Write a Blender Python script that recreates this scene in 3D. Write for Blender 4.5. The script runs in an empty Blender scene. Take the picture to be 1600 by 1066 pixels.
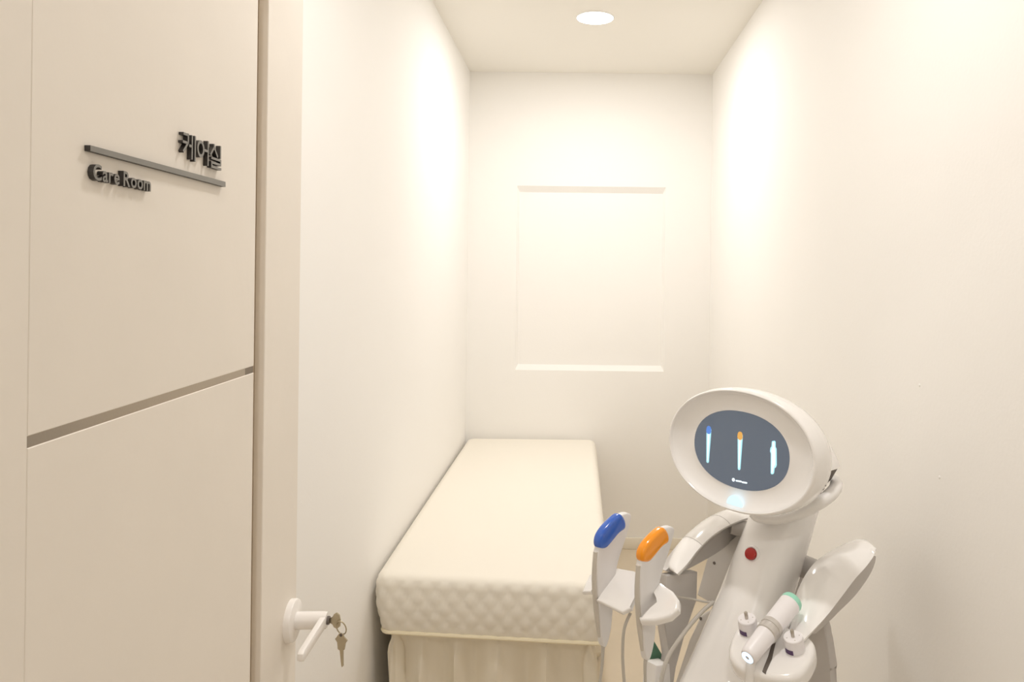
import bpy, bmesh, math, random
from mathutils import Vector, Matrix
random.seed(7)

# ------------------------------------------------------------------ camera
FPX, VX, VY, CAMH, ROLL = 1176.0, 903.0, 430.0, 1.45, 0.012
sc = bpy.context.scene
RC, RS = math.cos(ROLL), math.sin(ROLL)
cam = bpy.data.cameras.new('camera'); camo = bpy.data.objects.new('camera', cam)
sc.collection.objects.link(camo); sc.camera = camo
cam.sensor_width = 36; cam.lens = FPX/1600*36; cam.clip_start = 0.02
cam.shift_x = -(VX-800)/1600; cam.shift_y = -(533-VY)/1600
camo.matrix_world = Matrix(((RC, -RS, 0, 0), (0, 0, -1, 0), (RS, RC, 0, CAMH), (0, 0, 0, 1)))

# ------------------------------------------------------------------ world, light levels, exposure
LAMP_W = 6.4          # each room downlight
HALL_FILL_W = 6.0          # unseen corridor lamp, added as fill light
LAMP_COL = (1.0, 0.972, 0.955)
w = bpy.data.worlds.new('world'); sc.world = w; w.use_nodes = True
w.node_tree.nodes['Background'].inputs[0].default_value = (1.0, 0.94, 0.86, 1)
w.node_tree.nodes['Background'].inputs[1].default_value = 0.25
sc.cycles.max_bounces = 11; sc.cycles.diffuse_bounces = 9
sc.view_settings.view_transform = 'Standard'; sc.view_settings.look = 'None'
sc.view_settings.exposure = 0.57; sc.view_settings.gamma = 1; sc.view_settings.use_curve_mapping = False

# ------------------------------------------------------------------ helpers
COL = sc.collection.objects
V = Vector
def ray(x, y):
    a = (x-VX)/FPX; b = -(y-VY)/FPX
    return V((a*RC-b*RS, 1, a*RS+b*RC))
CAMP = V((0, 0, CAMH))
def at(x, y, d): return CAMP + ray(x, y)*d
def hit(x, y, p0, n):
    d = ray(x, y); return CAMP + d*((p0-CAMP).dot(n)/d.dot(n))

def mat(name, col, rough=0.5, metal=0.0, bump=0.0, bscale=200.0, emit=0.0, var=0.0, vscale=4.0, coat=0.0, spec=0.5, ecol=None, sub=0.0):
    m = bpy.data.materials.new(name); m.use_nodes = True
    nt = m.node_tree; b = nt.nodes['Principled BSDF']
    b.inputs['Base Color'].default_value = (*col, 1); b.inputs['Roughness'].default_value = rough
    b.inputs['Metallic'].default_value = metal; b.inputs['Coat Weight'].default_value = coat
    b.inputs['Specular IOR Level'].default_value = spec
    if emit:
        b.inputs['Emission Color'].default_value = (*(ecol or col), 1); b.inputs['Emission Strength'].default_value = emit
    tc = nt.nodes.new('ShaderNodeTexCoord')
    if var:
        n = nt.nodes.new('ShaderNodeTexNoise'); n.inputs['Scale'].default_value = vscale; n.inputs['Detail'].default_value = 6
        nt.links.new(tc.outputs['Object'], n.inputs['Vector'])
        mx = nt.nodes.new('ShaderNodeMix'); mx.data_type = 'RGBA'
        nt.links.new(n.outputs['Fac'], mx.inputs['Factor'])
        mx.inputs[6].default_value = (*[c*(1-var) for c in col], 1); mx.inputs[7].default_value = (*[min(1, c*(1+var)) for c in col], 1)
        nt.links.new(mx.outputs[2], b.inputs['Base Color'])
    if bump:
        n2 = nt.nodes.new('ShaderNodeTexNoise'); n2.inputs['Scale'].default_value = bscale; n2.inputs['Detail'].default_value = 4
        nt.links.new(tc.outputs['Object'], n2.inputs['Vector'])
        bp = nt.nodes.new('ShaderNodeBump'); bp.inputs['Strength'].default_value = bump; bp.inputs['Distance'].default_value = 0.002
        nt.links.new(n2.outputs['Fac'], bp.inputs['Height']); nt.links.new(bp.outputs['Normal'], b.inputs['Normal'])
    return m

M = dict(
    wall=mat('wall_paper', (0.905, 0.892, 0.868), 0.75, bump=0.12, bscale=120, var=0.012, vscale=3),
    ceil=mat('ceiling_paint', (0.85, 0.825, 0.77), 0.85, bump=0.1, bscale=150),
    floor=mat('vinyl_floor', (0.70, 0.61, 0.48), 0.4, bump=0.1, bscale=60, var=0.08, vscale=6),
    base=mat('baseboard_white', (0.85, 0.80, 0.70), 0.4),
    door=mat('door_film', (0.82, 0.765, 0.69), 0.55, bump=0.12, bscale=60, var=0.03, vscale=9),
    channel=mat('door_channel_film', (0.60, 0.50, 0.38), 0.45, var=0.03, vscale=20),
    steel=mat('brushed_bronze_strip', (0.42, 0.36, 0.29), 0.28, metal=1.0, bump=0.04, bscale=400),
    steel_dark=mat('dark_strip_end', (0.20, 0.16, 0.12), 0.4, metal=0.6),
    sign=mat('sign_black', (0.035, 0.030, 0.027), 0.45),
    sign_face=mat('sign_grey_face', (0.20, 0.19, 0.17), 0.38),
    white_handle=mat('handle_white', (0.88, 0.85, 0.82), 0.3),
    key=mat('key_brass', (0.52, 0.46, 0.34), 0.32, metal=0.9),
    quilt=mat('mattress_cover', (0.865, 0.825, 0.74), 0.8, bump=0.15, bscale=500),
    piping=mat('cream_piping', (0.88, 0.80, 0.60), 0.7),
    skirt=mat('bed_skirt', (0.82, 0.76, 0.64), 0.75, bump=0.1, bscale=600),
    shell=mat('robot_white', (0.88, 0.865, 0.85), 0.16, coat=0.5),
    shell_matt=mat('robot_white_matt', (0.88, 0.865, 0.85), 0.42),
    panel=mat('robot_grey_panel_shade', (0.57, 0.545, 0.525), 0.4),  # grey of the rear panels; on arm web and support it paints in shade
    seam=mat('seam_grey', (0.5, 0.48, 0.46), 0.5),
    dark=mat('dark_recess', (0.12, 0.10, 0.085), 0.6),
    screw=mat('screw_dark', (0.16, 0.14, 0.13), 0.4, metal=0.5),
    screen=mat('screen_glass', (0.05, 0.055, 0.07), 0.06, emit=0.085, ecol=(0.58, 0.76, 1.0), coat=0.5),
    icon=mat('screen_icon', (0.1, 0.2, 0.25), 0.3, emit=0.68, ecol=(0.46, 0.86, 1.0)),
    icon_core=mat('screen_icon_core', (0.2, 0.22, 0.25), 0.3, emit=0.80, ecol=(0.78, 0.94, 1.0)),
    icon_blue=mat('icon_blue', (0.03, 0.06, 0.2), 0.3, emit=0.5, ecol=(0.12, 0.30, 0.80)),
    icon_orange=mat('icon_orange', (0.2, 0.1, 0.03), 0.3, emit=0.55, ecol=(0.85, 0.45, 0.10)),
    led=mat('indicator_light', (0.1, 0.2, 0.3), 0.3, emit=1.05, ecol=(0.46, 0.80, 1.0)),
    ring=mat('ring_light', (0.5, 0.75, 1.0), 0.3, emit=1.6, ecol=(0.40, 0.66, 1.0)),
    red=mat('red_button', (0.42, 0.02, 0.015), 0.25),
    blue=mat('blue_plastic', (0.028, 0.125, 0.58), 0.15, coat=0.5),
    orange=mat('orange_plastic', (0.95, 0.33, 0.005), 0.15, coat=0.5),
    wand=mat('wand_white', (0.80, 0.79, 0.79), 0.3),
    wand_edge=mat('wand_edge', (0.62, 0.58, 0.52), 0.3),
    cable=mat('cable_grey', (0.55, 0.52, 0.47), 0.45),
    mint=mat('mint_ring', (0.36, 0.76, 0.60), 0.35),
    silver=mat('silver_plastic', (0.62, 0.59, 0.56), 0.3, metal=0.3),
    jar=mat('cap_white', (0.88, 0.86, 0.88), 0.35),
    purple=mat('purple_print', (0.10, 0.05, 0.14), 0.5),
    pin=mat('pin_metal', (0.55, 0.51, 0.46), 0.35, metal=0.8),
    green=mat('green_fabric', (0.10, 0.24, 0.16), 0.6),
    diffuser=mat('lamp_diffuser', (1, 1, 1), 0.5, emit=9.0, ecol=(1.0, 0.95, 0.86)),
    trim=mat('lamp_trim', (0.92, 0.91, 0.89), 0.4),
)

WL = {}   # world location of every parent
def tag(o, label=None, cat=None, group=None, kind=None):
    if label: o['label'] = label
    if cat: o['category'] = cat
    if group: o['group'] = group
    if kind: o['kind'] = kind
    return o
def empty(name, loc, label=None, cat=None, group=None, kind=None):
    o = bpy.data.objects.new(name, None); COL.link(o); o.location = V(loc); o.empty_display_size = 0.05
    WL[o.name] = V(loc); return tag(o, label, cat, group, kind)
def build(name, verts, faces, m, parent=None, smooth=35, mats=None, fm=None):
    """one mesh object given in world coordinates, origin at its own centre"""
    vs = [V(v) for v in verts]
    lo = V([min(v[i] for v in vs) for i in range(3)]); hi = V([max(v[i] for v in vs) for i in range(3)])
    c = (lo+hi)/2
    me = bpy.data.meshes.new(name); me.from_pydata([tuple(v-c) for v in vs], [], faces)
    bm = bmesh.new(); bm.from_mesh(me); bmesh.ops.recalc_face_normals(bm, faces=bm.faces); bm.to_mesh(me); bm.free()
    for mm in (mats or [m]): me.materials.append(M[mm] if isinstance(mm, str) else mm)
    if fm: me.polygons.foreach_set('material_index', fm)
    if smooth:
        me.polygons.foreach_set('use_smooth', [True]*len(me.polygons)); me.set_sharp_from_angle(angle=math.radians(smooth))
    me.update()
    o = bpy.data.objects.new(name, me); COL.link(o)
    if parent is not None:
        o.parent = parent; o.location = c-WL[parent.name]
    else: o.location = c
    WL[o.name] = c
    return o
class G:
    """collects verts/faces"""
    def __init__(s): s.v = []; s.f = []
    def add(s, vs, fs):
        n = len(s.v); s.v += [V(v) for v in vs]; s.f += [tuple(i+n for i in f) for f in fs]; return s
    def bm(s, b):
        b.verts.index_update(); return s.add([v.co.copy() for v in b.verts], [[v.index for v in f.verts] for f in b.faces])
    def box(s, p0, p1, bev=0, seg=2):
        b = bmesh.new(); bmesh.ops.create_cube(b, size=1)
        c = (V(p0)+V(p1))/2; d = V(p1)-V(p0)
        for v in b.verts: v.co = V((v.co.x*abs(d.x), v.co.y*abs(d.y), v.co.z*abs(d.z)))+c
        if bev: bmesh.ops.bevel(b, geom=b.edges[:], offset=bev, segments=seg, affect='EDGES', profile=0.5)
        s.bm(b); b.free(); return s
    def prism(s, pts, d0, d1, bev=0, seg=3):
        """polygon of world points swept from +d0 to +d1 (vectors)"""
        b = bmesh.new(); n = len(pts)
        A = [b.verts.new(V(p)+V(d0)) for p in pts]; B = [b.verts.new(V(p)+V(d1)) for p in pts]
        b.faces.new(A); b.faces.new(B[::-1])
        for i in range(n): b.faces.new((A[i], B[i], B[(i+1) % n], A[(i+1) % n]))
        if bev:
            caps = [e for e in b.edges if (e.verts[0] in A) == (e.verts[1] in A)]
            bmesh.ops.bevel(b, geom=caps, offset=bev, segments=seg, affect='EDGES', profile=0.5, clamp_overlap=True)
        s.bm(b); b.free(); return s
    def pillow(s, pts, ax, h0, h1, rad, seg=5):
        """smooth closed outline (world points in a plane with normal ax) swept h0..h1 with rounded rims"""
        pts = [V(p) for p in pts]; ax = V(ax).normalized(); n = len(pts); c = sum(pts, V((0, 0, 0)))/n
        nr = []
        for i in range(n):
            t = pts[(i+1) % n]-pts[i-1]; m = t.cross(ax).normalized(); nr.append(m)
        if sum((pts[i]-c).dot(nr[i]) for i in range(n)) < 0: nr = [-m for m in nr]
        rings = []
        for k in range(seg+1):
            a = math.pi/2*k/seg; rings.append([pts[i]-nr[i]*rad*(1-math.sin(a))+ax*(h0+rad*(1-math.cos(a))) for i in range(n)])
        for k in range(seg+1):
            a = math.pi/2*(1-k/seg); rings.append([pts[i]-nr[i]*rad*(1-math.sin(a))+ax*(h1-rad*(1-math.cos(a))) for i in range(n)])
        return s.loft(rings)
    def loft(s, rings, caps=True, closed=True):
        n = len(rings[0]); vs = [p for r in rings for p in r]; fs = []
        for i in range(len(rings)-1):
            for j in range(n if closed else n-1):
                k = (j+1) % n
                fs.append((i*n+j, i*n+k, (i+1)*n+k, (i+1)*n+j))
        if caps: fs += [tuple(range(n))[::-1], tuple((len(rings)-1)*n+j for j in range(n))]
        return s.add(vs, fs)
    def tube(s, pts, rad, n=10, smooth=0):
        pts = [V(p) for p in pts]
        if smooth: pts = catmull(pts, smooth)
        if not hasattr(rad, '__len__'): rad = [rad]*len(pts)
        elif len(rad) != len(pts):
            rad = [rad[min(int(i*(len(rad)-1)/(len(pts)-1)), len(rad)-2)]*(1-(i*(len(rad)-1)/(len(pts)-1)-min(int(i*(len(rad)-1)/(len(pts)-1)), len(rad)-2)))
                   + rad[min(int(i*(len(rad)-1)/(len(pts)-1)), len(rad)-2)+1]*(i*(len(rad)-1)/(len(pts)-1)-min(int(i*(len(rad)-1)/(len(pts)-1)), len(rad)-2)) for i in range(len(pts))]
        rings = []; up = None
        for i, p in enumerate(pts):
            t = (pts[min(i+1, len(pts)-1)]-pts[max(i-1, 0)]).normalized()
            if up is None: up = t.orthogonal().normalized()
            up = (up-t*up.dot(t)).normalized(); q = t.cross(up)
            rings.append([p+(up*math.cos(2*math.pi*k/n)+q*math.sin(2*math.pi*k/n))*rad[i] for k in range(n)])
        return s.loft(rings)
    def lathe(s, o, ax, prof, n=32):
        """prof: (radius, offset along ax)"""
        o = V(o); ax = V(ax).normalized(); u = ax.orthogonal().normalized(); q = ax.cross(u)
        return s.loft([[o+ax*h+(u*math.cos(2*math.pi*k/n)+q*math.sin(2*math.pi*k/n))*max(r, 1e-5) for k in range(n)] for r, h in prof])
    def out(s, name, m, parent=None, smooth=35, **k): return build(name, s.v, s.f, m, parent, smooth, **k)
def chaikin(P, k=3):
    P = [V(p) for p in P]
    for _ in range(k):
        Q = []
        for i in range(len(P)):
            a, b = P[i], P[(i+1) % len(P)]; Q += [a*.75+b*.25, a*.25+b*.75]
        P = Q
    return P
def catmull(P, k):
    out = []
    for i in range(len(P)-1):
        a, b, c, d = P[max(i-1, 0)], P[i], P[i+1], P[min(i+2, len(P)-1)]
        for j in range(k):
            t = j/k
            out.append(0.5*((2*b)+(c-a)*t+(2*a-5*b+4*c-d)*t*t+(3*b-a-3*c+d)*t**3))
    return out+[P[-1]]

# ------------------------------------------------------------------ the setting
XL, XR, YB, YF, ZC = -0.5865, 0.704, 4.0, 0.30, 2.525
HX0, HX1, HY0 = -1.5, 1.5, -1.5       # corridor behind the camera
tag(G().box((HX0-.1, HY0-.1, -0.1), (HX1+.1, YB+.4, 0)).out('floor', 'floor', smooth=0), kind='structure')
tag(G().box((HX0-.1, HY0-.1, ZC), (HX1+.1, YB+.4, ZC+.1)).out('ceiling', 'ceil', smooth=0), kind='structure')
tag(G().box((XL-.12, YF, 0), (XL, YB+.3, ZC)).out('wall_left', 'wall', smooth=0), kind='structure')
tag(G().box((XR, YF, 0), (XR+.12, YB+.3, ZC)).out('wall_right', 'wall', smooth=0), kind='structure')
# back wall with its shallow recess
n0 = at(808, 290, YB); n1 = at(1037, 581, YB)
nx0, nx1, nz0, nz1, nd = n0.x, n1.x, n1.z, n0.z, 0.028
g = G(); xs = [XL, nx0, nx1, XR]; zs = [0, nz0, nz1, ZC]
vs = [(x, YB, z) for z in zs for x in xs]; fs = []
for j in range(3):
    for i in range(3):
        if not (i == 1 and j == 1): fs.append((j*4+i, j*4+i+1, (j+1)*4+i+1, (j+1)*4+i))
k = len(vs); vs += [(nx0+.012, YB+nd, nz0+.028), (nx1-.012, YB+nd, nz0+.028), (nx1-.012, YB+nd, nz1-.032), (nx0+.012, YB+nd, nz1-.032)]
fs += [(k, k+1, k+2, k+3), (5, 6, k+1, k), (6, 10, k+2, k+1), (10, 9, k+3, k+2), (9, 5, k, k+3)]
k = len(vs); vs += [(XL, YB+.3, 0), (XR, YB+.3, 0), (XR, YB+.3, ZC), (XL, YB+.3, ZC)]
fs += [(k, k+1, k+2, k+3)]
tag(build('wall_back', vs, fs, 'wall', smooth=0), kind='structure')
# front wall of the room with the doorway, and the corridor
DX0, DX1, DZ = -0.40, 0.50, 2.12
g = G().box((HX0, YF-.1, 0), (DX0, YF, ZC)).box((DX1, YF-.1, 0), (HX1, YF, ZC)).box((DX0, YF-.1, DZ), (DX1, YF, ZC))
tag(g.out('wall_front', 'wall', smooth=0), kind='structure')
tag(G().box((HX0-.1, HY0-.1, 0), (HX1+.1, HY0, ZC)).out('wall_corridor', 'wall', smooth=0), kind='structure')
tag(G().box((HX0-.1, HY0, 0), (HX0, YF, ZC)).out('wall_corridor_left', 'wall', smooth=0), kind='structure')
tag(G().box((HX1, HY0, 0), (HX1+.1, YF, ZC)).out('wall_corridor_right', 'wall', smooth=0), kind='structure')
# baseboards
tag(G().box((XL+.012, YB-.012, 0), (XR-.012, YB, .06), .003).out('baseboard_back', 'base'), kind='structure')
tag(G().box((XR-.012, YF, 0), (XR, YB, .06), .003).out('baseboard_right', 'base'), kind='structure')
tag(G().box((XL, YF, 0), (XL+.012, YB, .06), .003).out('baseboard_left', 'base'), kind='structure')

# ------------------------------------------------------------------ downlights
def downlight(x, y, watts, label):
    t = empty('ceiling_downlight', (x, y, ZC), label, 'light', 'ceiling downlights')
    G().lathe((x, y, ZC), (0, 0, -1), [(.074, 0), (.080, 0), (.0805, .002), (.0785, .0055), (.0755, .005), (.0745, .002), (.074, .001)], 48).out('trim_ring', 'trim', t)
    G().lathe((x, y, ZC), (0, 0, -1), [(.0745, .0), (.0745, .0045), (.064, .006), (.001, .0065)], 48).out('diffuser', 'diffuser', t)
    L = bpy.data.lights.new('downlight_lamp', 'AREA'); L.shape = 'DISK'; L.size = 0.14; L.energy = watts; L.color = LAMP_COL
    lo = bpy.data.objects.new('downlight_lamp', L); COL.link(lo); lo.parent = t; lo.location = (0, 0, -0.009)
LY1 = 3.134; LX = (XL+XR)/2
downlight(LX, LY1, LAMP_W, 'round white recessed downlight in the ceiling over the bed')
downlight(LX, 1.28, LAMP_W*.74, 'round recessed ceiling downlight above the robot, near the doorway')
downlight(0.0, -0.60, HALL_FILL_W, 'round ceiling downlight added unseen in the corridor as fill light')

# ------------------------------------------------------------------ door leaf, opened inward along the left
DS = -0.0425; DN = V((1, -DS, 0)).normalized(); DT = V((DS, 1, 0)).normalized()
DP = V((-0.379, 1.0, 0))
def dpt(s, z, h=0.0):      # s: world Y on the face, z height, h out of the face
    return V((-0.379+DS*(s-1), s, z))+DN*h
def dhit(x, y, h=0.0):
    p = hit(x, y, DP+DN*h, DN); q = p-DN*h; return q.y, q.z
def dbox(g, s0, s1, z0, z1, h0, h1, bev=0):
    return g.prism([dpt(s0, z0), dpt(s1, z0), dpt(s1, z1), dpt(s0, z1)], DN*h0, DN*h1, bev, 1)
sA = dhit(43, 520)[0]; sB = dhit(397.5, 400)[0]; sC = dhit(415, 400)[0]; sD = dhit(468, 500)[0]
S0, ZD0, ZD1 = 0.305, 0.006, 2.10
zt0 = dhit(45, 685)[1]; zs1 = (zt0+dhit(394.5, 570)[1])/2; zs0 = (dhit(45, 703.5)[1]+dhit(394.5, 580.5)[1])/2
door = empty('door_1', dpt(S0, 0, -.02), 'beige door with black sign letters and lever handle, standing open', None, None, 'structure')
dbox(G(), S0, sD, ZD0, ZD1, -.040, -.012).out('door_core', 'channel', door, 0)
dbox(G(), S0, sA-.0001, ZD0, ZD1, -.012, 0.0006, .0003).out('hinge_stile', 'door', door)
dbox(G(), sA, sB, zs1, ZD1, -.012, .0008, .0006).out('door_panel', 'door', door)
dbox(G(), sA, sB, ZD0, zs0, -.012, .0008, .0006).out('door_panel', 'door', door)
dbox(G(), sC, sD, ZD0, ZD1, -.012, .0, .0008).out('lock_stile', 'door', door)
sE = dhit(383, 576)[0]
dbox(G(), sA, sE, zs0, zs1, -.012, 0).out('metal_strip', 'steel', door, 0)
dbox(G(), sE, sB, zs0, zs1, -.012, 0).out('strip_end', 'steel_dark', door, 0)  # last stretch of the strip, in a darker colour
# lever handle
hs, hz = dhit(452.5, 970)
lever = G().lathe(dpt(hs, hz), DN, [(.001, 0), (.0275, 0), (.0275, .006), (.0268, .008), (.024, .0092), (.001, .0092)], 48).out('handle_rose', 'white_handle', door)
G().lathe(dpt(hs, hz), DN, [(.0112, .008), (.0112, .045), (.0105, .0495), (.001, .0498)], 32).out('handle_neck', 'white_handle', door)
L0, L1, hw = hs+.010, hs-.098, .0078
pr = [dpt(hs+.006, hz+hw), dpt(L1+.004, hz+hw-.001), dpt(L1, hz+hw-.004), dpt(L1-.001, hz), dpt(L1, hz-hw+.004), dpt(L1+.004, hz-hw+.001), dpt(hs+.006, hz-hw), dpt(hs+.0105, hz-.004), dpt(hs+.0105, hz+.004)]
G().prism(pr, DN*.0415, DN*.0495, .0018, 2).out('handle_lever', 'white_handle', door)
G().lathe(dpt(hs, hz), DN, [(.0055, .0488), (.0055, .0525), (.0048, .0530), (.001, .0530)], 20).out('lock_cylinder', 'screw', door)
G().lathe(dpt(hs, hz), -DN, [(.001, .040), (.0275, .040), (.0275, .046), (.024, .049), (.001, .049)], 32).out('handle_rose', 'white_handle', door)
G().prism([p-DN*.0 for p in pr], -DN*.088, -DN*.080, .0018, 2).out('handle_lever', 'white_handle', door)
G().lathe(dpt(hs, hz), -DN, [(.0112, .047), (.0112, .088), (.001, .088)], 24).out('handle_neck', 'white_handle', door)

# keys hanging from the lock: a key in the cylinder, a split ring, a second key
kp = dpt(hs, hz, .053)
keys = empty('door_keys', kp, 'two brass keys on a small split ring hanging from the door handle lock', 'keys')
zv = V((0, 0, 1))
# bow of the inserted key lies in the plane (DN, z), slightly turned
kt = (DN*.95+DT*-.2).normalized()
bow = [(.0, -.0028), (.0045, -.0045), (.0060, -.0085), (.0105, -.0105), (.0150, -.0065), (.0158, .0), (.0140, .0085), (.0100, .0115), (.0062, .0090), (.0045, .0048), (.0, .0028)]
kn = kt.cross(zv).normalized()
G().prism([kp+kt*a+zv*b for a, b in bow], kn*-.001, kn*.001, .0004, 1).out('key', 'key', keys)
rc = kp+kt*.0165+zv*-.0085
G().tube([rc+kt*(.0068*math.cos(2*math.pi*i/24))+zv*(.0105*math.sin(2*math.pi*i/24))+kn*(.004*math.sin(2*math.pi*i/24)) for i in range(25)], .0009, 8).out('split_ring', 'key', keys)
kc = rc+zv*-.0095
k2 = [(-.0030, .002), (.003, .002), (.0042, -.0025), (.0095, -.0065), (.0062, -.0105), (.0052, -.0190), (.0030, -.0200), (.0036, -.036), (.0040, -.0405), (.0018, -.0430), (.0006, -.0400), (-.0012, -.0205), (-.0045, -.0190), (-.0050, -.0100), (-.0085, -.0060), (-.0050, -.0020)]
G().prism([kc+kt*a+zv*b for a, b in k2], kn*-.0009, kn*.0009, .0003, 1).out('key', 'key', keys)
G().lathe(kc+kn*-.0011, kn, [(.0022, 0), (.0022, .0022)], 12).out('key_hole', 'dark', keys)

# ------------------------------------------------------------------ sign on the door
HB = .0052
sgn = empty('door_sign', dpt(.66, dhit(240, 255)[1], 0.001), 'black raised lettering reading Care Room in Korean and English on the door', 'sign')
b0 = dhit(141.4, 227, HB); b1 = dhit(141.4, 236.0, HB); b2 = dhit(352.5, 284.3, HB); b3 = dhit(352.5, 292.3, HB)
def signmesh(name, polys, m0='sign', m1='sign_face'):
    """polys in door (s,z); raised block with a paler front face"""
    g = G(); fm = []
    for p in polys:
        k = len(g.f); n = len(p)
        g.add([dpt(a, b, .0009) for a, b in p]+[dpt(a, b, HB) for a, b in p], [tuple(range(n)), tuple(range(n, 2*n))]+[(i, (i+1) % n, n+(i+1) % n, n+i) for i in range(n)])
        fm += [0, 1]+[0]*n
    return build(name, g.v, g.f, m0, sgn, 0, mats=[m0, m1], fm=fm)
signmesh('sign_bar', [[b0, b2, b3, b1]])
# Korean syllables: strokes on a unit cell (x right, y up)
def stroke(x0, y0, x1, y1, t, cell, ext=0):
    (s0, z0, wd, ht) = cell
    p = V((x0*wd, y0*ht)); q = V((x1*wd, y1*ht)); d = (q-p).normalized(); n = V((-d.y, d.x))*t/2
    p = p-d*ext; q = q+d*ext
    return [(s0+a.x, z0+a.y) for a in (p+n, p-n, q-n, q+n)]
e0 = dhit(286, 209, HB); e1 = dhit(348, 226, HB); zb = dhit(346, 266, HB)[1]; zt = (e0[1]+e1[1])/2
cw = (e1[0]-e0[0])/3.0; chh = zt-zb; TW = .0024
def cell(i): return (e0[0]+cw*i, zb, cw*.93, chh)
c = cell(0)
signmesh('sign_syllable', [stroke(.04, .93, .40, .93, TW, c), stroke(.0, .62, .40, .62, TW, c), stroke(.40, .99, .40, .62, TW, c), stroke(.41, .66, .04, .24, TW, c),
                           stroke(.46, .55, .70, .55, TW, c), stroke(.70, .98, .70, .05, TW, c), stroke(.93, 1.0, .93, .0, TW, c)])
c = cell(1); polys = []
for i in range(20):
    a0, a1 = 2*math.pi*i/20, 2*math.pi*(i+1)/20; ro, ri = 1.0, 0.62
    def cp(a, k): return (c[0]+c[2]*(.30+.29*math.cos(a)*k), c[1]+c[3]*(.58+.34*math.sin(a)*(k+.06*(1-k))))
    polys.append([cp(a0, ro), cp(a1, ro), cp(a1, ri), cp(a0, ri)])
signmesh('sign_syllable', polys+[stroke(.60, .58, .86, .58, TW, c), stroke(.90, 1.0, .90, .0, TW, c)])
c = cell(2)
signmesh('sign_syllable', [stroke(.34, .98, .34, .82, TW, c), stroke(.34, .84, .02, .48, TW, c), stroke(.34, .84, .66, .48, TW, c), stroke(.90, 1.0, .90, .46, TW, c),
                           stroke(.10, .38, .96, .38, TW, c), stroke(.92, .38, .92, .20, TW, c), stroke(.10, .20, .96, .20, TW, c), stroke(.14, .20, .14, .04, TW, c), stroke(.10, .03, .98, .03, TW, c)])
# English line from the built-in font, letter by letter
def glyph(ch):
    cu = bpy.data.curves.new('glyph', 'FONT'); cu.body = ch; cu.size = 1; cu.offset = 0.018; cu.resolution_u = 3
    o = bpy.data.objects.new('glyph', cu); COL.link(o)
    dg = bpy.context.evaluated_depsgraph_get(); me = o.evaluated_get(dg).to_mesh()
    vs = [V((v.co.x, v.co.y)) for v in me.vertices]; fs = [tuple(p.vertices) for p in me.polygons]
    o.evaluated_get(dg).to_mesh_clear(); bpy.data.objects.remove(o); bpy.data.curves.remove(cu)
    return vs, fs
q0 = dhit(146, 257, HB); q1 = dhit(237, 297, HB); qz = (dhit(147, 282, HB)[1]+dhit(236, 297.5, HB)[1])/2; qt = (dhit(147, 256.5, HB)[1]+dhit(200, 267, HB)[1])/2
xs_ = 0; lay = []
for ch in 'Care Room':
    if ch == ' ': xs_ += .26; continue
    vs, fs = glyph(ch); mn = min(v.x for v in vs); mxx = max(v.x for v in vs)
    lay.append((ch, [(v.x-mn+xs_, v.y) for v in vs], fs)); xs_ += mxx-mn+.075
cap = max(v[1] for v in lay[0][1]); kx = (q1[0]-q0[0])/xs_; kz = (qt-qz)/cap
for ch, vs, fs in lay:
    n = len(vs); ed = {}
    for f in fs:
        for i in range(len(f)):
            e = (f[i], f[(i+1) % len(f)]); ed[e] = 1
    side = [(a, b, n+b, n+a) for (a, b) in ed if (b, a) not in ed]
    P = [dpt(q0[0]+x*kx, qz+y*kz, .0009) for x, y in vs]+[dpt(q0[0]+x*kx, qz+y*kz, HB) for x, y in vs]
    build('sign_letter', P, [tuple(f) for f in fs]+[tuple(n+i for i in f) for f in fs]+side, 'sign', sgn, 0, mats=['sign', 'sign_face'], fm=[0]*len(fs)+[1]*len(fs)+[0]*len(side))

# two small filled screw holes on the right wall
for (x, y), lab in (((1437, 602), 'upper small painted screw plug on the right wall'), ((1468, 746), 'lower small painted screw plug on the right wall')):
    p = hit(x, y, V((XR, 1, 1)), V((1, 0, 0)))
    tag(G().lathe(p, (-1, 0, 0), [(.0035, -.002), (.0034, .0008), (.0022, .0016), (.0005, .0018)], 12).out('wall_plug', 'wall'), lab, 'plug', 'screw plugs in the right wall')

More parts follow.
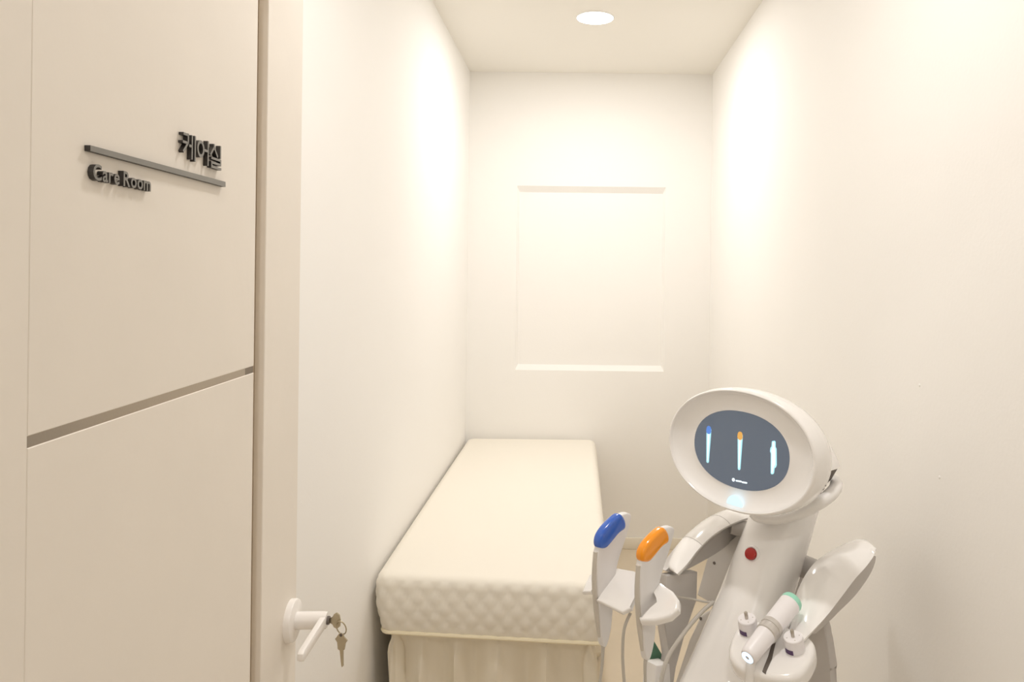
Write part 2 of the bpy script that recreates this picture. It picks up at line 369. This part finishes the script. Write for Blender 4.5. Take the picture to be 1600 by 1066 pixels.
# ------------------------------------------------------------------ treatment bed
ZT, ZM = 0.585, 0.415                       # top and underside of the mattress
bx0, bx1 = XL+.010, 0.105
yfl, yfr, ybk = 2.145, 2.085, YB-.018       # front left, front right, back
bed = empty('treatment_bed', ((bx0+bx1)/2, (yfl+ybk)/2, 0), 'narrow cream treatment bed with quilted mattress and gathered skirt along the left wall', 'bed')
def bedxy(a, b):                            # a across 0..1, b from foot 0..1
    yf = yfl+(yfr-yfl)*a
    return bx0+(bx1-bx0)*a, yf+(ybk-yf)*b
def outline(inset, n=2, step=.0085):
    """rounded rectangle, anticlockwise from the front left corner; returns list of (x, y, arclength, nx, ny)"""
    W_, Lh = bx1-bx0, ybk-yfl; r = .045; pts = []
    cs = [(r, r, 180), (W_-r, r, 270), (W_-r, Lh-r, 0), (r, Lh-r, 90)]
    raw = []
    for i, (cx, cy, a0) in enumerate(cs):
        for k in range(9):
            a = math.radians(a0+90*k/8); raw.append((cx+r*math.cos(a), cy+r*math.sin(a), math.cos(a), math.sin(a)))
        nxt = cs[(i+1) % 4]; a = math.radians(a0+90)
        p = V((cx+r*math.cos(a), cy+r*math.sin(a))); a2 = math.radians(nxt[2]); q = V((nxt[0]+r*math.cos(a2), nxt[1]+r*math.sin(a2)))
        m_ = int((q-p).length/(step if i in (0, 1) else step*6))
        for k in range(1, m_): t = p.lerp(q, k/m_); raw.append((t.x, t.y, math.cos(a), math.sin(a)))
    out = []; s = 0; prev = None
    for x, y, nx_, ny_ in raw:
        if prev: s += math.hypot(x-prev[0], y-prev[1])
        prev = (x, y); X = x/W_; Y = (y)/Lh
        xx, yy = bedxy(X, Y); out.append((xx-nx_*inset, yy-ny_*inset, s, nx_, ny_))
    return out
OL = outline(0)
CWD, CHT = .052, .062
def quilt(s, z):
    a = abs(math.sin(math.pi*(s/CWD+z/CHT)))*abs(math.sin(math.pi*(s/CWD-z/CHT)))
    return .0058*(a**.5)
rings = []
nz_ = 26
for k in range(nz_+1):                       # side wall, slightly bellied
    z = ZM+(ZT-.028-ZM)*k/nz_; t = k/nz_
    bel = .005*math.sin(math.pi*min(1, t*1.05))-.022*(1-t)**1.6
    rings.append([V((x+nx_*(bel+quilt(s, z)-.006), y+ny_*(bel+quilt(s, z)-.006), z)) for x, y, s, nx_, ny_ in OL])
for k in range(1, 9):                        # rounded shoulder
    a = math.pi/2*k/8; ins = .028*(1-math.cos(a)); z = ZT-.028+.028*math.sin(a); q = math.cos(a)**.7 if k < 8 else 0
    rings.append([V((x-nx_*(ins+.006-quilt(s, ZT-.028+.03*a)*q), y-ny_*(ins+.006-quilt(s, ZT-.028+.03*a)*q), z)) for x, y, s, nx_, ny_ in OL])
cxm, cym = (bx0+bx1)/2, (yfl+ybk)/2
top = rings[-1]
for f in (.97, .9, .7, .4, .12):
    rings.append([V((cxm+(p.x-cxm)*f if f < .5 else p.x*f+cxm*(1-f), cym+(p.y-cym)*(1-(1-f)*.55), ZT+.006*(1-f))) for p in top])
G().loft(rings).out('mattress', 'quilt', bed, 60)
OP = outline(0)
G().tube([V((x-nx_*.022, y-ny_*.022, ZM+.002)) for x, y, s, nx_, ny_ in OP]+[V((OP[0][0]-OP[0][3]*.022, OP[0][1]-OP[0][4]*.022, ZM+.002))], .0058, 8).out('piping', 'piping', bed)
# gathered skirt
def pleat(s, t):
    w1 = 1-2*abs(math.sin(s*31+1.3*math.sin(s*7)+.5*t))**.75; w2 = math.sin(s*83+2.0+2*math.sin(s*5)); w3 = math.sin(s*29+4)
    return (.75*w1+.28*w2*(1-t*.6)+.45*w3*t)*(.030*min(1, t*7)+.012*t)
rk = []
for k in range(19):
    t = k/18; z = ZM-.001-(ZM-.012)*t
    rk.append([V((x-nx_*(.060-pleat(s, t)-.014*t), y-ny_*(.060-pleat(s, t)-.014*t), z)) for x, y, s, nx_, ny_ in OL])
gg = G().loft(rk, caps=False); sk = gg.out('bed_skirt', 'skirt', bed, 60)
md = sk.modifiers.new('thickness', 'SOLIDIFY'); md.thickness = .0015

# ------------------------------------------------------------------ the robot: local frame r (image right), f (forward), u (up)
AY = math.radians(45.93)
RV = V((math.cos(AY), -math.sin(AY), 0)); FV = V((-math.sin(AY), -math.cos(AY), 0)); UV = V((0, 0, 1))
HCN = at(1155.5, 703.2, 1.5)
RO = V((HCN.x, HCN.y, 0))
def rl(r, f, u): return RO+RV*r+FV*f+UV*u
def onr(x, y, r):                            # pixel on the plane r = const -> (f, u)
    p = hit(x, y, RO+RV*r, RV)-RO; return p.dot(FV), p.z
def onf(x, y, f):                            # pixel on the plane f = const -> (r, u)
    p = hit(x, y, RO+FV*f, FV)-RO; return p.dot(RV), p.z
robot = empty('treatment_robot', rl(0, -.12, 0), 'white skin care robot with an oval screen head and two arms holding tools', 'robot')

# head frame
PIT, HRL = .0773, -.0199
HN = (FV*math.cos(PIT)+UV*math.sin(PIT)).normalized(); hu = (UV*math.cos(PIT)-FV*math.sin(PIT)).normalized()
HR = RV*math.cos(HRL)+hu*math.sin(HRL); HU = hu*math.cos(HRL)-RV*math.sin(HRL)
def hp(u, v, z): return HCN+HR*u+HU*v+HN*z
def sel(a, b, n, z, k=96, cx=0, cy=0):
    out = []
    for i in range(k):
        t = 2*math.pi*i/k; c_, s_ = math.cos(t), math.sin(t)
        out.append(hp(cx+a*math.copysign(abs(c_)**(2/n), c_), cy+b*math.copysign(abs(s_)**(2/n), s_), z))
    return out
SA, SB, SN = .1107, .0757, 2.16
OA, OB, ON, OX, OY = .1746, .1209, 2.07, .0068, .0017
def hring(t, z):   # t 0 = screen edge, 1 = outer rim, in between blended
    return sel(SA+(OA-SA)*t, SB+(OB-SB)*t, SN+(ON-SN)*t, z, cx=OX*t, cy=OY*t)
def oring(k, z, sx=0, sy=0): return sel(OA*k, OB*k, ON, z, cx=OX+sx, cy=OY+sy)
sh = [hring(.80, .0160), hring(.835, .0196), hring(.88, .0212), hring(.925, .0202), hring(.965, .0160), hring(1.0, .0070), oring(1.005, -.004), oring(1.003, -.016), oring(.99, -.029), oring(.965, -.041), oring(.92, -.051), oring(.85, -.058), oring(.7, -.063), oring(.4, -.066), oring(.02, -.067)]
head = G().loft(sh, caps=False).out('head_shell', 'shell', robot, 60)
bz = [hring(0.0, -.004), hring(.012, .0004), hring(.10, -.0006), hring(.26, .0002), hring(.42, .0026), hring(.58, .0066), hring(.70, .0108), hring(.80, .0160)]
G().loft(bz, caps=False).out('face_bezel', 'shell_matt', robot, 60)
scr = build('screen', sel(SA, SB, SN, .0)+sel(SA, SB, SN, -.004), [tuple(range(96)), tuple(range(96, 192))]+[(i, (i+1) % 96, 96+(i+1) % 96, 96+i) for i in range(96)], 'screen', robot, 0)
def scrpx(x, y, z=.0):
    p = hit(x, y, HCN+HN*z, HN)-HCN; return p.dot(HR), p.dot(HU)
def flat(name, pts, z, m, parent, th=.0004):
    return G().prism([hp(a, b, z) for a, b in pts], HN*0, HN*th).out(name, m, parent, 0)
def stick(top, bot, w0, w1, z, rnd=5):
    """rounded tapered stick between two screen points"""
    p, q = V(top), V(bot); d = (q-p).normalized(); n = V((-d.y, d.x)); pts = []
    for i in range(rnd+1):
        a = math.pi*i/rnd; pts.append(p+n*(w0*math.cos(a))-d*(w0*math.sin(a)))
    for i in range(rnd+1):
        a = math.pi*i/rnd; pts.append(q-n*(w1*math.cos(a))+d*(w1*math.sin(a)))
    return [(v.x, v.y) for v in pts]
def zpx(x, y): return (x/3.947+1020, y/3.947+590)
for (tx, ty, bx_, by_, tipm) in ((347, 322, 339, 518, 'icon_blue'), (540, 358, 533, 562, 'icon_orange')):
    T = scrpx(*zpx(tx, ty)); B = scrpx(*zpx(bx_, by_))
    flat('screen_icon', stick(T, B, .0060, .0030, .0005), .0003, 'icon', scr)
    flat('screen_icon', stick(V(T).lerp(V(B), .08), V(T).lerp(V(B), .96), .0024, .0010, .0005), .0008, 'icon_core', scr)
    d = (V(B)-V(T)); flat('icon_tip', stick(V(T)-d*.035, V(T)+d*.045, .0056, .0062, .0005), .0009, tipm, scr)
hpts = [(738, 392), (752, 390), (758, 396), (758, 428), (764, 440), (765, 540), (760, 554), (752, 560), (748, 590), (742, 597), (732, 597), (728, 590), (729, 470), (724, 455), (726, 435), (733, 425), (735, 396)]
flat('screen_icon', [scrpx(*zpx(*p)) for p in hpts], .0003, 'icon', scr)
hin = [(741, 398), (751, 397), (753, 430), (757, 445), (757, 535), (748, 552), (740, 588), (734, 588), (735, 470), (732, 450), (740, 430)]
flat('screen_icon', [scrpx(*zpx(*p)) for p in hin], .0008, 'icon_core', scr)
dt = scrpx(*zpx(498, 631))
flat('screen_text', [(dt[0]+.0036*math.cos(i*math.pi/6), dt[1]+.0036*math.sin(i*math.pi/6)) for i in range(12)], .0003, 'icon_core', scr)
for x0, x1, y0 in ((516, 545, 637), (553, 579, 646)):
    a, b = V(scrpx(*zpx(x0, y0))), V(scrpx(*zpx(x1, y0+(x1-x0)*.17)))
    flat('screen_text', stick(a, b, .0016, .0016, 0), .0003, 'icon_core', scr)
# half round indicator low on the bezel
zl = .0115
la, lb = V(scrpx(*zpx(458, 772), zl)), V(scrpx(*zpx(553, 802), zl)); mid = (la+lb)/2; ex = (lb-la)/2; ey = V((-ex.y, ex.x))*1.05
flat('indicator_light', [tuple(mid+ex*math.cos(math.pi*i/14)+ey*math.sin(math.pi*i/14)) for i in range(15)], zl-.001, 'led', robot, .0025)
# cooling slits on the side of the head
def shellpt(th, k, z): return hp(OX+OA*k*math.cos(th), OY+OB*k*math.sin(th), z)
for i, (th, ln) in enumerate(((-.30, .006), (-.37, .009), (-.44, .006))):
    a = shellpt(th, 1.0, -.024); b = shellpt(th, .985-ln*1.2, -.028-ln)
    G().tube([a, b], .0014, 6).out('vent_slit', 'dark', head)

# ---- torso column: centre line found on the mid plane
cl = [onr(1222, 812, 0), onr(1196, 901, 0), onr(1169, 968, 0), onr(1144, 1039, 0)]
slope = (cl[3][0]-cl[0][0])/(cl[3][1]-cl[0][1])
def colc(u): return cl[0][0]+slope*(u-cl[0][1])
def colring(u, a, b, n=2.4, k=40):
    fc = colc(u); out = []
    for i in range(k):
        t = 2*math.pi*i/k; c_, s_ = math.cos(t), math.sin(t)
        out.append(rl(a*math.copysign(abs(c_)**(2/n), c_), fc+b*math.copysign(abs(s_)**(2/n), s_), u))
    return out
levels = [(.985, .052, .062), (.975, .058, .070), (.95, .062, .076), (.90, .064, .080), (.80, .067, .084), (.70, .074, .092), (.60, .084, .102), (.50, .094, .112), (.38, .10, .12), (.27, .10, .125), (.16, .11, .13)]
G().loft([colring(*l) for l in levels]).out('torso_column', 'shell', robot, 50)
ub = onr(1175, 866, 0)
bp_ = rl(0, ub[0], ub[1]); bn = (FV*1.0+UV*(.35)).normalized()
bt = G().lathe(bp_, bn, [(.0165, -.012), (.0165, .001), (.0150, .003), (.0128, .003), (.0120, .0)], 28).out('button_collar', 'shell', robot)
G().lathe(bp_, bn, [(.0115, -.004), (.0120, .006), (.0112, .0095), (.006, .0115), (.0005, .012)], 28).out('emergency_button', 'red', robot)
# ---- collar cradle under and behind the head
cb = []
for (x, y, f, rr, rz) in ((1176, 800, -.075, .012, .010), (1186, 807, -.080, .015, .012), (1215, 809, -.090, .018, .0125), (1250, 801, -.105, .016, .0125), (1283, 784, -.125, .013, .0125), (1302, 768, -.150, .011, .012), (1307, 755, -.175, .010, .010), (1300, 745, -.195, .007, .007)):
    r_, u_ = onf(x, y, f); cb.append((rl(r_, f, u_), rr, rz))
P = catmull([c_[0] for c_ in cb], 6); n_ = len(P); rings = []
for i, p in enumerate(P):
    t = (P[min(i+1, n_-1)]-P[max(i-1, 0)]).normalized(); j = min(i//6, len(cb)-2); q = i/6-j
    w1 = cb[j][1]*(1-q)+cb[j+1][1]*q; w2 = cb[j][2]*(1-q)+cb[j+1][2]*q
    sd = t.cross(UV).normalized(); up = sd.cross(t).normalized()
    rings.append([p+sd*w1*1.25*math.cos(2*math.pi*k/16)+up*w2*math.sin(2*math.pi*k/16) for k in range(16)])
G().loft(rings).out('neck_collar', 'shell_matt', robot, 60)
G().loft([[hp(.070+.034*math.cos(2*math.pi*i/24), -.025+.034*math.sin(2*math.pi*i/24)-dv, z) for i in range(24)] for z, dv in ((-.055, 0), (-.10, .02), (-.14, .07))]).out('neck_joint', 'panel', robot, 50)
# rear bracket of the head
br = [onf(x, y, -.145) for x, y in ((1262, 690), (1286, 695), (1300, 722), (1303, 733), (1284, 739), (1262, 742))]
G().prism([rl(a, -.145, b) for a, b in br], FV*.030, FV*-.030, .006, 3).out('head_bracket', 'shell', robot)
br = [onf(x, y, -.150) for x, y in ((1283, 741), (1302, 735), (1292, 752), (1266, 778), (1255, 775))]
G().prism([rl(a, -.150, b) for a, b in br], FV*.012, FV*-.02, .002, 2).out('hinge_plate', 'dark', robot)

# ---- rear housing and side panels behind the column
def fprism(name, pts, f, back, m, bev=.003, parent=robot):
    pp = [onf(x, y, f) for x, y in pts]
    return G().prism([rl(a, f, b) for a, b in pp], FV*0, FV*-back, bev, 2).out(name, m, parent)
fprism('rear_panel', [(1105, 872), (1166, 826), (1200, 815), (1240, 835), (1240, 960), (1150, 960), (1112, 944), (1089, 930)], -.150, .05, 'panel')
fprism('lower_shroud', [(1119, 948), (1094, 962), (1078, 1000), (1050, 1085), (1030, 1160), (1010, 1330), (1210, 1380), (1210, 960)], -.100, .09, 'panel', .006)
fprism('side_shroud', [(1200, 945), (1262, 950), (1284, 965), (1290, 985), (1292, 1003), (1300, 1046), (1294, 1050), (1299, 1090), (1315, 1330), (1200, 1330)], -.120, .025, 'panel', .004)
for x, y, f in ((1116, 880, -.150), (1095, 967, -.100), (1054, 885, .05)):
    a, b = onf(x, y, f); G().lathe(rl(a, f, b), FV, [(.0035, -.001), (.0035, .0012), (.0005, .0014)], 10).out('screw', 'screw', robot)
# base standing on the floor
gb = G(); bc = colc(.16)
gb.loft([[rl(a*.17*math.copysign(abs(math.cos(t))**.6, math.cos(t)), bc-.02+a*.20*math.copysign(abs(math.sin(t))**.6, math.sin(t)), u) for t in [2*math.pi*i/40 for i in range(40)]] for a, u in ((.93, .035), (1, .045), (1, .13), (.96, .155), (.80, .17))])
gb.out('base', 'shell', robot, 50)
for a, b in ((-.12, .13), (.12, .13), (-.12, -.15), (.12, -.15)):
    o = rl(a, bc-.02+b, .022); G().lathe(o-RV*.011, RV, [(.005, 0), (.020, 0), (.022, .003), (.022, .019), (.020, .022), (.005, .022)], 20).out('caster', 'dark', robot)
    G().box(o+V((-.008, -.008, .008)), o+V((.008, .008, .03))).out('caster_fork', 'panel', robot)

# ---- arms: a broad arched band with a recessed web below it
def arm(farpx, rf, nearpx, rn, webpx, rw, bulge, seams=()):
    A = catmull([rl(rf, *onr(x, y, rf)) for x, y in farpx], 6); B = catmull([rl(rn, *onr(x, y, rn)) for x, y in nearpx], 6)
    n = len(A); rings = []; mid = []
    for i in range(n):
        t = ((A[min(i+1, n-1)]+B[min(i+1, n-1)])-(A[max(i-1, 0)]+B[max(i-1, 0)])).normalized()
        e = B[i]-A[i]; wd = e.length; e.normalize(); nn = e.cross(t).normalized()
        if i == 0: sg = 1 if nn.z > 0 else -1
        nn *= sg; th = .016; K = 14; x = i/(n-1)
        endk = min(1, .55+.45*math.sqrt(min(1, x/.05)), .10+.90*math.sqrt(min(1, (1-x)/.16)))
        top = [A[i]+e*wd*k/K+nn*(bulge*math.sin(math.pi*k/K)**.7*endk-.0) for k in range(K+1)]
        bot = [A[i]+e*(wd*(.04+.92*k/K))+nn*(-.004-(th-.004)*math.sin(math.pi*k/K)**.5*endk+bulge*.6*math.sin(math.pi*k/K)*endk) for k in range(K+1)]
        rings.append(top+bot[::-1]); mid.append((bot[2], bot[K-2]))
    a = G().loft(rings).out('arm', 'shell', robot, 60)
    hi = [rl(rw, (p[1]-RO).dot(FV), p[1].z) for p in mid]
    lo = catmull([rl(rw, *onr(x, y, rw)) for x, y in webpx], 6)
    m = len(lo); lo = [lo[round(i*(m-1)/(n-1))] for i in range(n)]
    back = RV*(rf-rw)*.85
    rr = [[hi[i], lo[i], lo[i]+back, hi[i]+back] for i in range(n-3)]
    G().loft(rr).out('arm_web', 'panel', a, 30)  # web coloured grey to imitate the shade under the band
    for i in seams: G().tube([p for p in rings[i][:15]], .0007, 6).out('arm_seam', 'seam', a, 60)
    return a
arm(((1041, 888), (1050, 866), (1062, 847), (1080, 829), (1105, 810), (1135, 797), (1165, 792)), -.150,
    ((1058, 897), (1073, 882), (1090, 860), (1112, 838), (1137, 822), (1160, 812), (1185, 805)), -.085,
    ((1056, 899), (1078, 888), (1100, 876), (1122, 863), (1145, 845), (1162, 830), (1185, 815)), -.125, .010, (14, 25))
ARM_R = arm(((1222, 992), (1246, 924), (1262, 893), (1281, 872), (1308, 855), (1334, 844), (1351, 843)), .110,
    ((1248, 1008), (1288, 967), (1311, 938), (1336, 905), (1353, 886), (1365, 869), (1369, 857)), .190,
    ((1275, 990), (1298, 969), (1314, 953), (1336, 931), (1357, 902), (1367, 880), (1369, 862)), .140, .010)
la_ = [None, onr(1142, 803, -.115)]; ra_ = [None, None, onr(1335, 853, .150)]
# shoulders from the housing to the arms
for pts, rad in (([rl(.03, -.19, .835), rl(.09, -.17, .838), rl(.13, -.12, .835)], [.024, .022, .018]), ([rl(-.03, -.19, .87), rl(-.08, -.17, .885), rl(-.115, la_[1][0], la_[1][1]-.03)], [.024, .020, .014])):
    G().tube(pts, rad, 16, smooth=5).out('shoulder', 'panel', robot, 60)
# forearm support panel below the image-left arm
def rprism(name, pts, r, half, m, bev=.002, parent=robot, seg=3):
    pp = [onr(x, y, r) for x, y in pts]
    return G().prism([rl(r, a, b) for a, b in pp], RV*-half, RV*half, bev, seg).out(name, m, parent)
rprism('arm_support', [(1036, 898), (1084, 892), (1083, 935), (1064, 985), (1049, 1040), (1044, 1085), (1030, 1085), (1041, 1022), (1031, 968)], -.125, .010, 'panel')  # grey here stands in for the shade below the arm
rprism('arm_bracket', [(1016, 1036), (1037, 1033), (1040, 1090), (1012, 1090)], -.130, .016, 'shell_matt')

# ---- wand holder: a forked plate in front of the image-left arm
TP0 = rl(-.11, *onr(975, 925, -.11)); TD = (FV*.83-UV*.55).normalized(); TNn = (UV*.83+FV*.55).normalized()
def trl(x, y, h=0): p = hit(x, y, TP0+TNn*h, TNn)-TP0; return p.dot(RV), p.dot(TD)
def tw(r, p, h=0): return TP0+RV*r+TD*p+TNn*h
hold = [trl(*p) for p in ((931, 937), (972, 957), (986, 950), (993, 925), (1010, 921), (1017, 912), (1017, 903), (990, 893), (962, 887), (946, 893), (930, 893), (921, 898), (916, 910), (909, 925), (924, 925), (938, 912), (958, 904))]
G().prism([tw(a, b) for a, b in hold], TNn*-.010, TNn*0, .003, 3).out('wand_holder', 'shell', robot)
hk = [trl(x, y, .004) for x, y in ((1018, 907), (1033, 913), (1052, 924), (1061, 938), (1060, 952), (1047, 964), (1022, 971), (1000, 971), (998, 965), (1018, 955), (1032, 943), (1030, 932), (1012, 920))]
G().prism([tw(a, b, .004) for a, b in hk], TNn*-.016, TNn*.002, .007, 4).out('holder_hook', 'shell', robot)

# ---- tool tray in front of the image-right arm
TQ0 = rl(.135, *onr(1205, 1005, .135)); QD = (FV*.95-UV*.31).normalized(); QN = (UV*.95+FV*.31).normalized()
def tql(x, y, h=0): p = hit(x, y, TQ0+QN*h, QN)-TQ0; return p.dot(RV), p.dot(QD)
def qw(r, p, h=0): return TQ0+RV*r+QD*p+QN*h
tc_ = [V(tql(*p)) for p in ((1156, 958), (1287, 992), (1247, 1072), (1126, 1036))]; tq = []
for i, c_ in enumerate(tc_):
    tq += [c_.lerp(tc_[i-1], .22), c_.lerp(tc_[(i+1) % 4], .22)]
G().pillow([qw(a[0], a[1]) for a in chaikin(tq, 3)], QN, -.036, 0, .011).out('tool_tray', 'shell', robot, 60)
sl = [tql(*p, .001) for p in ((1212, 1003), (1206, 1030), (1196, 1052), (1191, 1049), (1200, 1026), (1207, 1002))]
G().prism([qw(a, b, .0) for a, b in sl], QN*-.002, QN*.0008).out('tray_slot', 'dark', robot, 0)

# ------------------------------------------------------------------ wands standing in the holder
def wand(r, dx, dy, capm, label, cab):
    def X(p): return (p[0]+dx, p[1]+dy)
    pts = [X(p) for p in ((930, 866), (934, 848), (945, 825), (962, 806), (976, 800), (983, 803), (982, 812), (975, 838), (968, 858), (961, 880), (956, 908), (954, 950), (952, 978), (946, 1005), (941, 1012), (937, 1002), (933, 955), (929, 915), (929, 885))]
    base = rl(r, *onr(*X((941, 1012)), r))
    t = empty('massage_wand', base, label, 'wand', 'handheld wands in the robot holder')
    pp = [V(onr(*p, r)) for p in pts]
    G().pillow([rl(r, a[0], a[1]) for a in chaikin(pp, 2)], RV, -.0075, .0075, .003, 3).out('wand_body', 'wand', t, 60)
    cp_ = [X(p) for p in ((931, 855), (931, 842), (937, 829), (950, 814), (961, 804.5), (966, 802), (970, 806), (974, 815), (973, 826), (964, 831), (955, 842), (946, 853), (942, 856), (936, 857))]
    pp = [V(onr(*p, r)) for p in cp_]
    G().pillow([rl(r, a[0], a[1]) for a in chaikin(pp, 2)], RV, -.0100, .0100, .0065, 5).out('wand_cap', capm, t, 60)
    ed = [onr(*X(p), r) for p in ((931.5, 862), (929.5, 905), (932.5, 955), (937, 995))]
    G().tube([rl(r, a+.001, b) for a, b in ed], [.0052, .0056, .0052, .003], 10, smooth=4).out('edge_strip', 'wand_edge', t, 60)
    pts = [rl(r, *onr(*X((942.5, 1008)), r)), rl(r, *onr(*X((941, 1035)), r))]+[rl(r+q[0], q[1], q[2]) for q in cab]
    G().tube(pts, [.0042]+[.0028]*(len(pts)-1), 8, smooth=6).out('cable', 'cable', t, 60)
wand(-.160, 0, 0, 'blue', 'white handheld wand with glossy blue cap in the robot holder', ((0, .23, .55), (.02, .16, .35), (.06, .05, .26)))
wand(-.055, 67, 21, 'orange', 'white handheld wand with glossy orange cap in the robot holder', ((0, .20, .55), (-.02, .12, .35), (-.02, .03, .24)))

# loose hoses beside the torso (parts of the robot)
def hose(pts, rad, m='cable', nm='hose'):
    G().tube([rl(r, *onr(x, y, r)) for x, y, r in pts], rad, 10, smooth=8).out(nm, m, robot, 60)
hose(((985, 958, -.10), (975, 985, -.10), (973, 1030, -.10), (977, 1085, -.10)), .0030)
hose(((1056, 932, -.10), (1080, 936, -.09), (1105, 941, -.07), (1125, 940, -.05)), .0022)
hose(((1115, 941, -.06), (1098, 955, -.07), (1072, 985, -.08), (1045, 1025, -.085), (1034, 1060, -.085), (1031, 1095, -.085)), .0042)

# folded green cloth corner below the orange wand
gp = [onr(x, y, -.153) for x, y in ((1020, 1000), (1038, 1031), (1036, 1034), (1020, 1037), (1014, 1025))]
tag(G().prism([rl(-.153, a, b) for a, b in gp], RV*-.018, RV*.004, .002, 1).out('green_pouch', 'green'), 'small dark green folded pouch below the orange wand', 'pouch')

# ------------------------------------------------------------------ tools on the tray
hA = qw(*tql(1240, 937, .034), .034); hB = qw(*tql(1168, 1028, .024), .024)
ax = (hB-hA); Lh_ = ax.length; ax.normalize()
hd = empty('handpiece', (hA+hB)/2, 'white cylindrical handpiece with mint end ring and glowing blue tip on tray', 'handpiece')
G().lathe(hA, ax, [(.0005, .0), (.0140, .0), (.0180, .003), (.0196, .007), (.0196, .014)], 36).out('mint_ring', 'mint', hd, 50)
G().lathe(hA, ax, [(.0196, .0141), (.0196, .018), (.0188, Lh_*.46)], 36).out('grip_barrel', 'jar', hd, 60)
G().lathe(hA, ax, [(.0188, Lh_*.46), (.0198, Lh_*.47), (.0198, Lh_*.52), (.0184, Lh_*.525), (.0184, Lh_*.545), (.0194, Lh_*.55), (.0194, Lh_*.61), (.0176, Lh_*.62)], 36).out('silver_band', 'silver', hd, 40)
G().lathe(hA, ax, [(.0176, Lh_*.60), (.0156, Lh_*.95), (.0140, Lh_*.985), (.0118, Lh_)], 36).out('nose_barrel', 'jar', hd, 50)
G().lathe(hA, ax, [(.0108, Lh_*.985), (.0108, Lh_*1.004), (.0042, Lh_*1.006), (.0042, Lh_*.99)], 30).out('light_ring', 'ring', hd, 50)
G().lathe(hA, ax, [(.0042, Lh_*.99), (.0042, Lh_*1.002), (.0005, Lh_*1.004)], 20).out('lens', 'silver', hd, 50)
cb_ = [hB+ax*-.012-UV*.014, hB+ax*-.010-UV*.03, hB+ax*-.008-UV*.06]
G().tube(cb_, .008, 10, smooth=4).out('cradle_post', 'shell_matt', hd, 60)
for (x, y, xt, yt, lab) in ((1170, 985, 1174, 967, 'small white capped jar on the tray left of the handpiece'), (1242, 1014, 1243, 991, 'small white capped jar on the tray right of the handpiece')):
    p = qw(*tql(x, y), 0); n = (UV*.955+FV*.29).normalized()
    t = empty('serum_jar', p, lab, 'jar', 'small jars on the tool tray')
    G().lathe(p-n*.006, n, [(.0175, 0), (.0175, .008), (.0172, .024), (.0165, .026), (.0005, .026)], 36).out('jar_body', 'jar', t, 40)
    G().lathe(p-n*.006, n, [(.0166, .0258), (.0166, .030), (.0155, .0312), (.0005, .0312)], 36).out('jar_lid', 'jar', t, 40)
    G().lathe(p+n*.024, n, [(.0032, 0), (.0032, .013), (.0026, .0142), (.0005, .0142)], 14).out('metal_pin', 'pin', t, 40)
    sd = (FV*.97-RV*.05).normalized(); sd = (sd-n*sd.dot(n)).normalized()
    fr = sd.cross(n).normalized()
    G().loft([[p-n*.006+n*h+(sd*math.cos(a)+fr*math.sin(a))*.0179 for a in [-.45+.15*k for k in range(7)]] for h in (.0065, .0155)], caps=False, closed=False).out('printed_label', 'purple', t, 0)
    G().lathe(p-n*.006, n, [(.0180, .002), (.0186, .002), (.0186, .0035), (.0180, .0035)], 32).out('jar_seat', 'dark', t, 40)
    for a in (0.6, 2.2, 3.9, 5.4):
        q = p+n*.0252+(sd*math.cos(a)+fr*math.sin(a))*.011
        G().lathe(q-n*.0005, n, [(.0011, 0), (.0011, .0008)], 8).out('lid_dot', 'silver', t, 0)
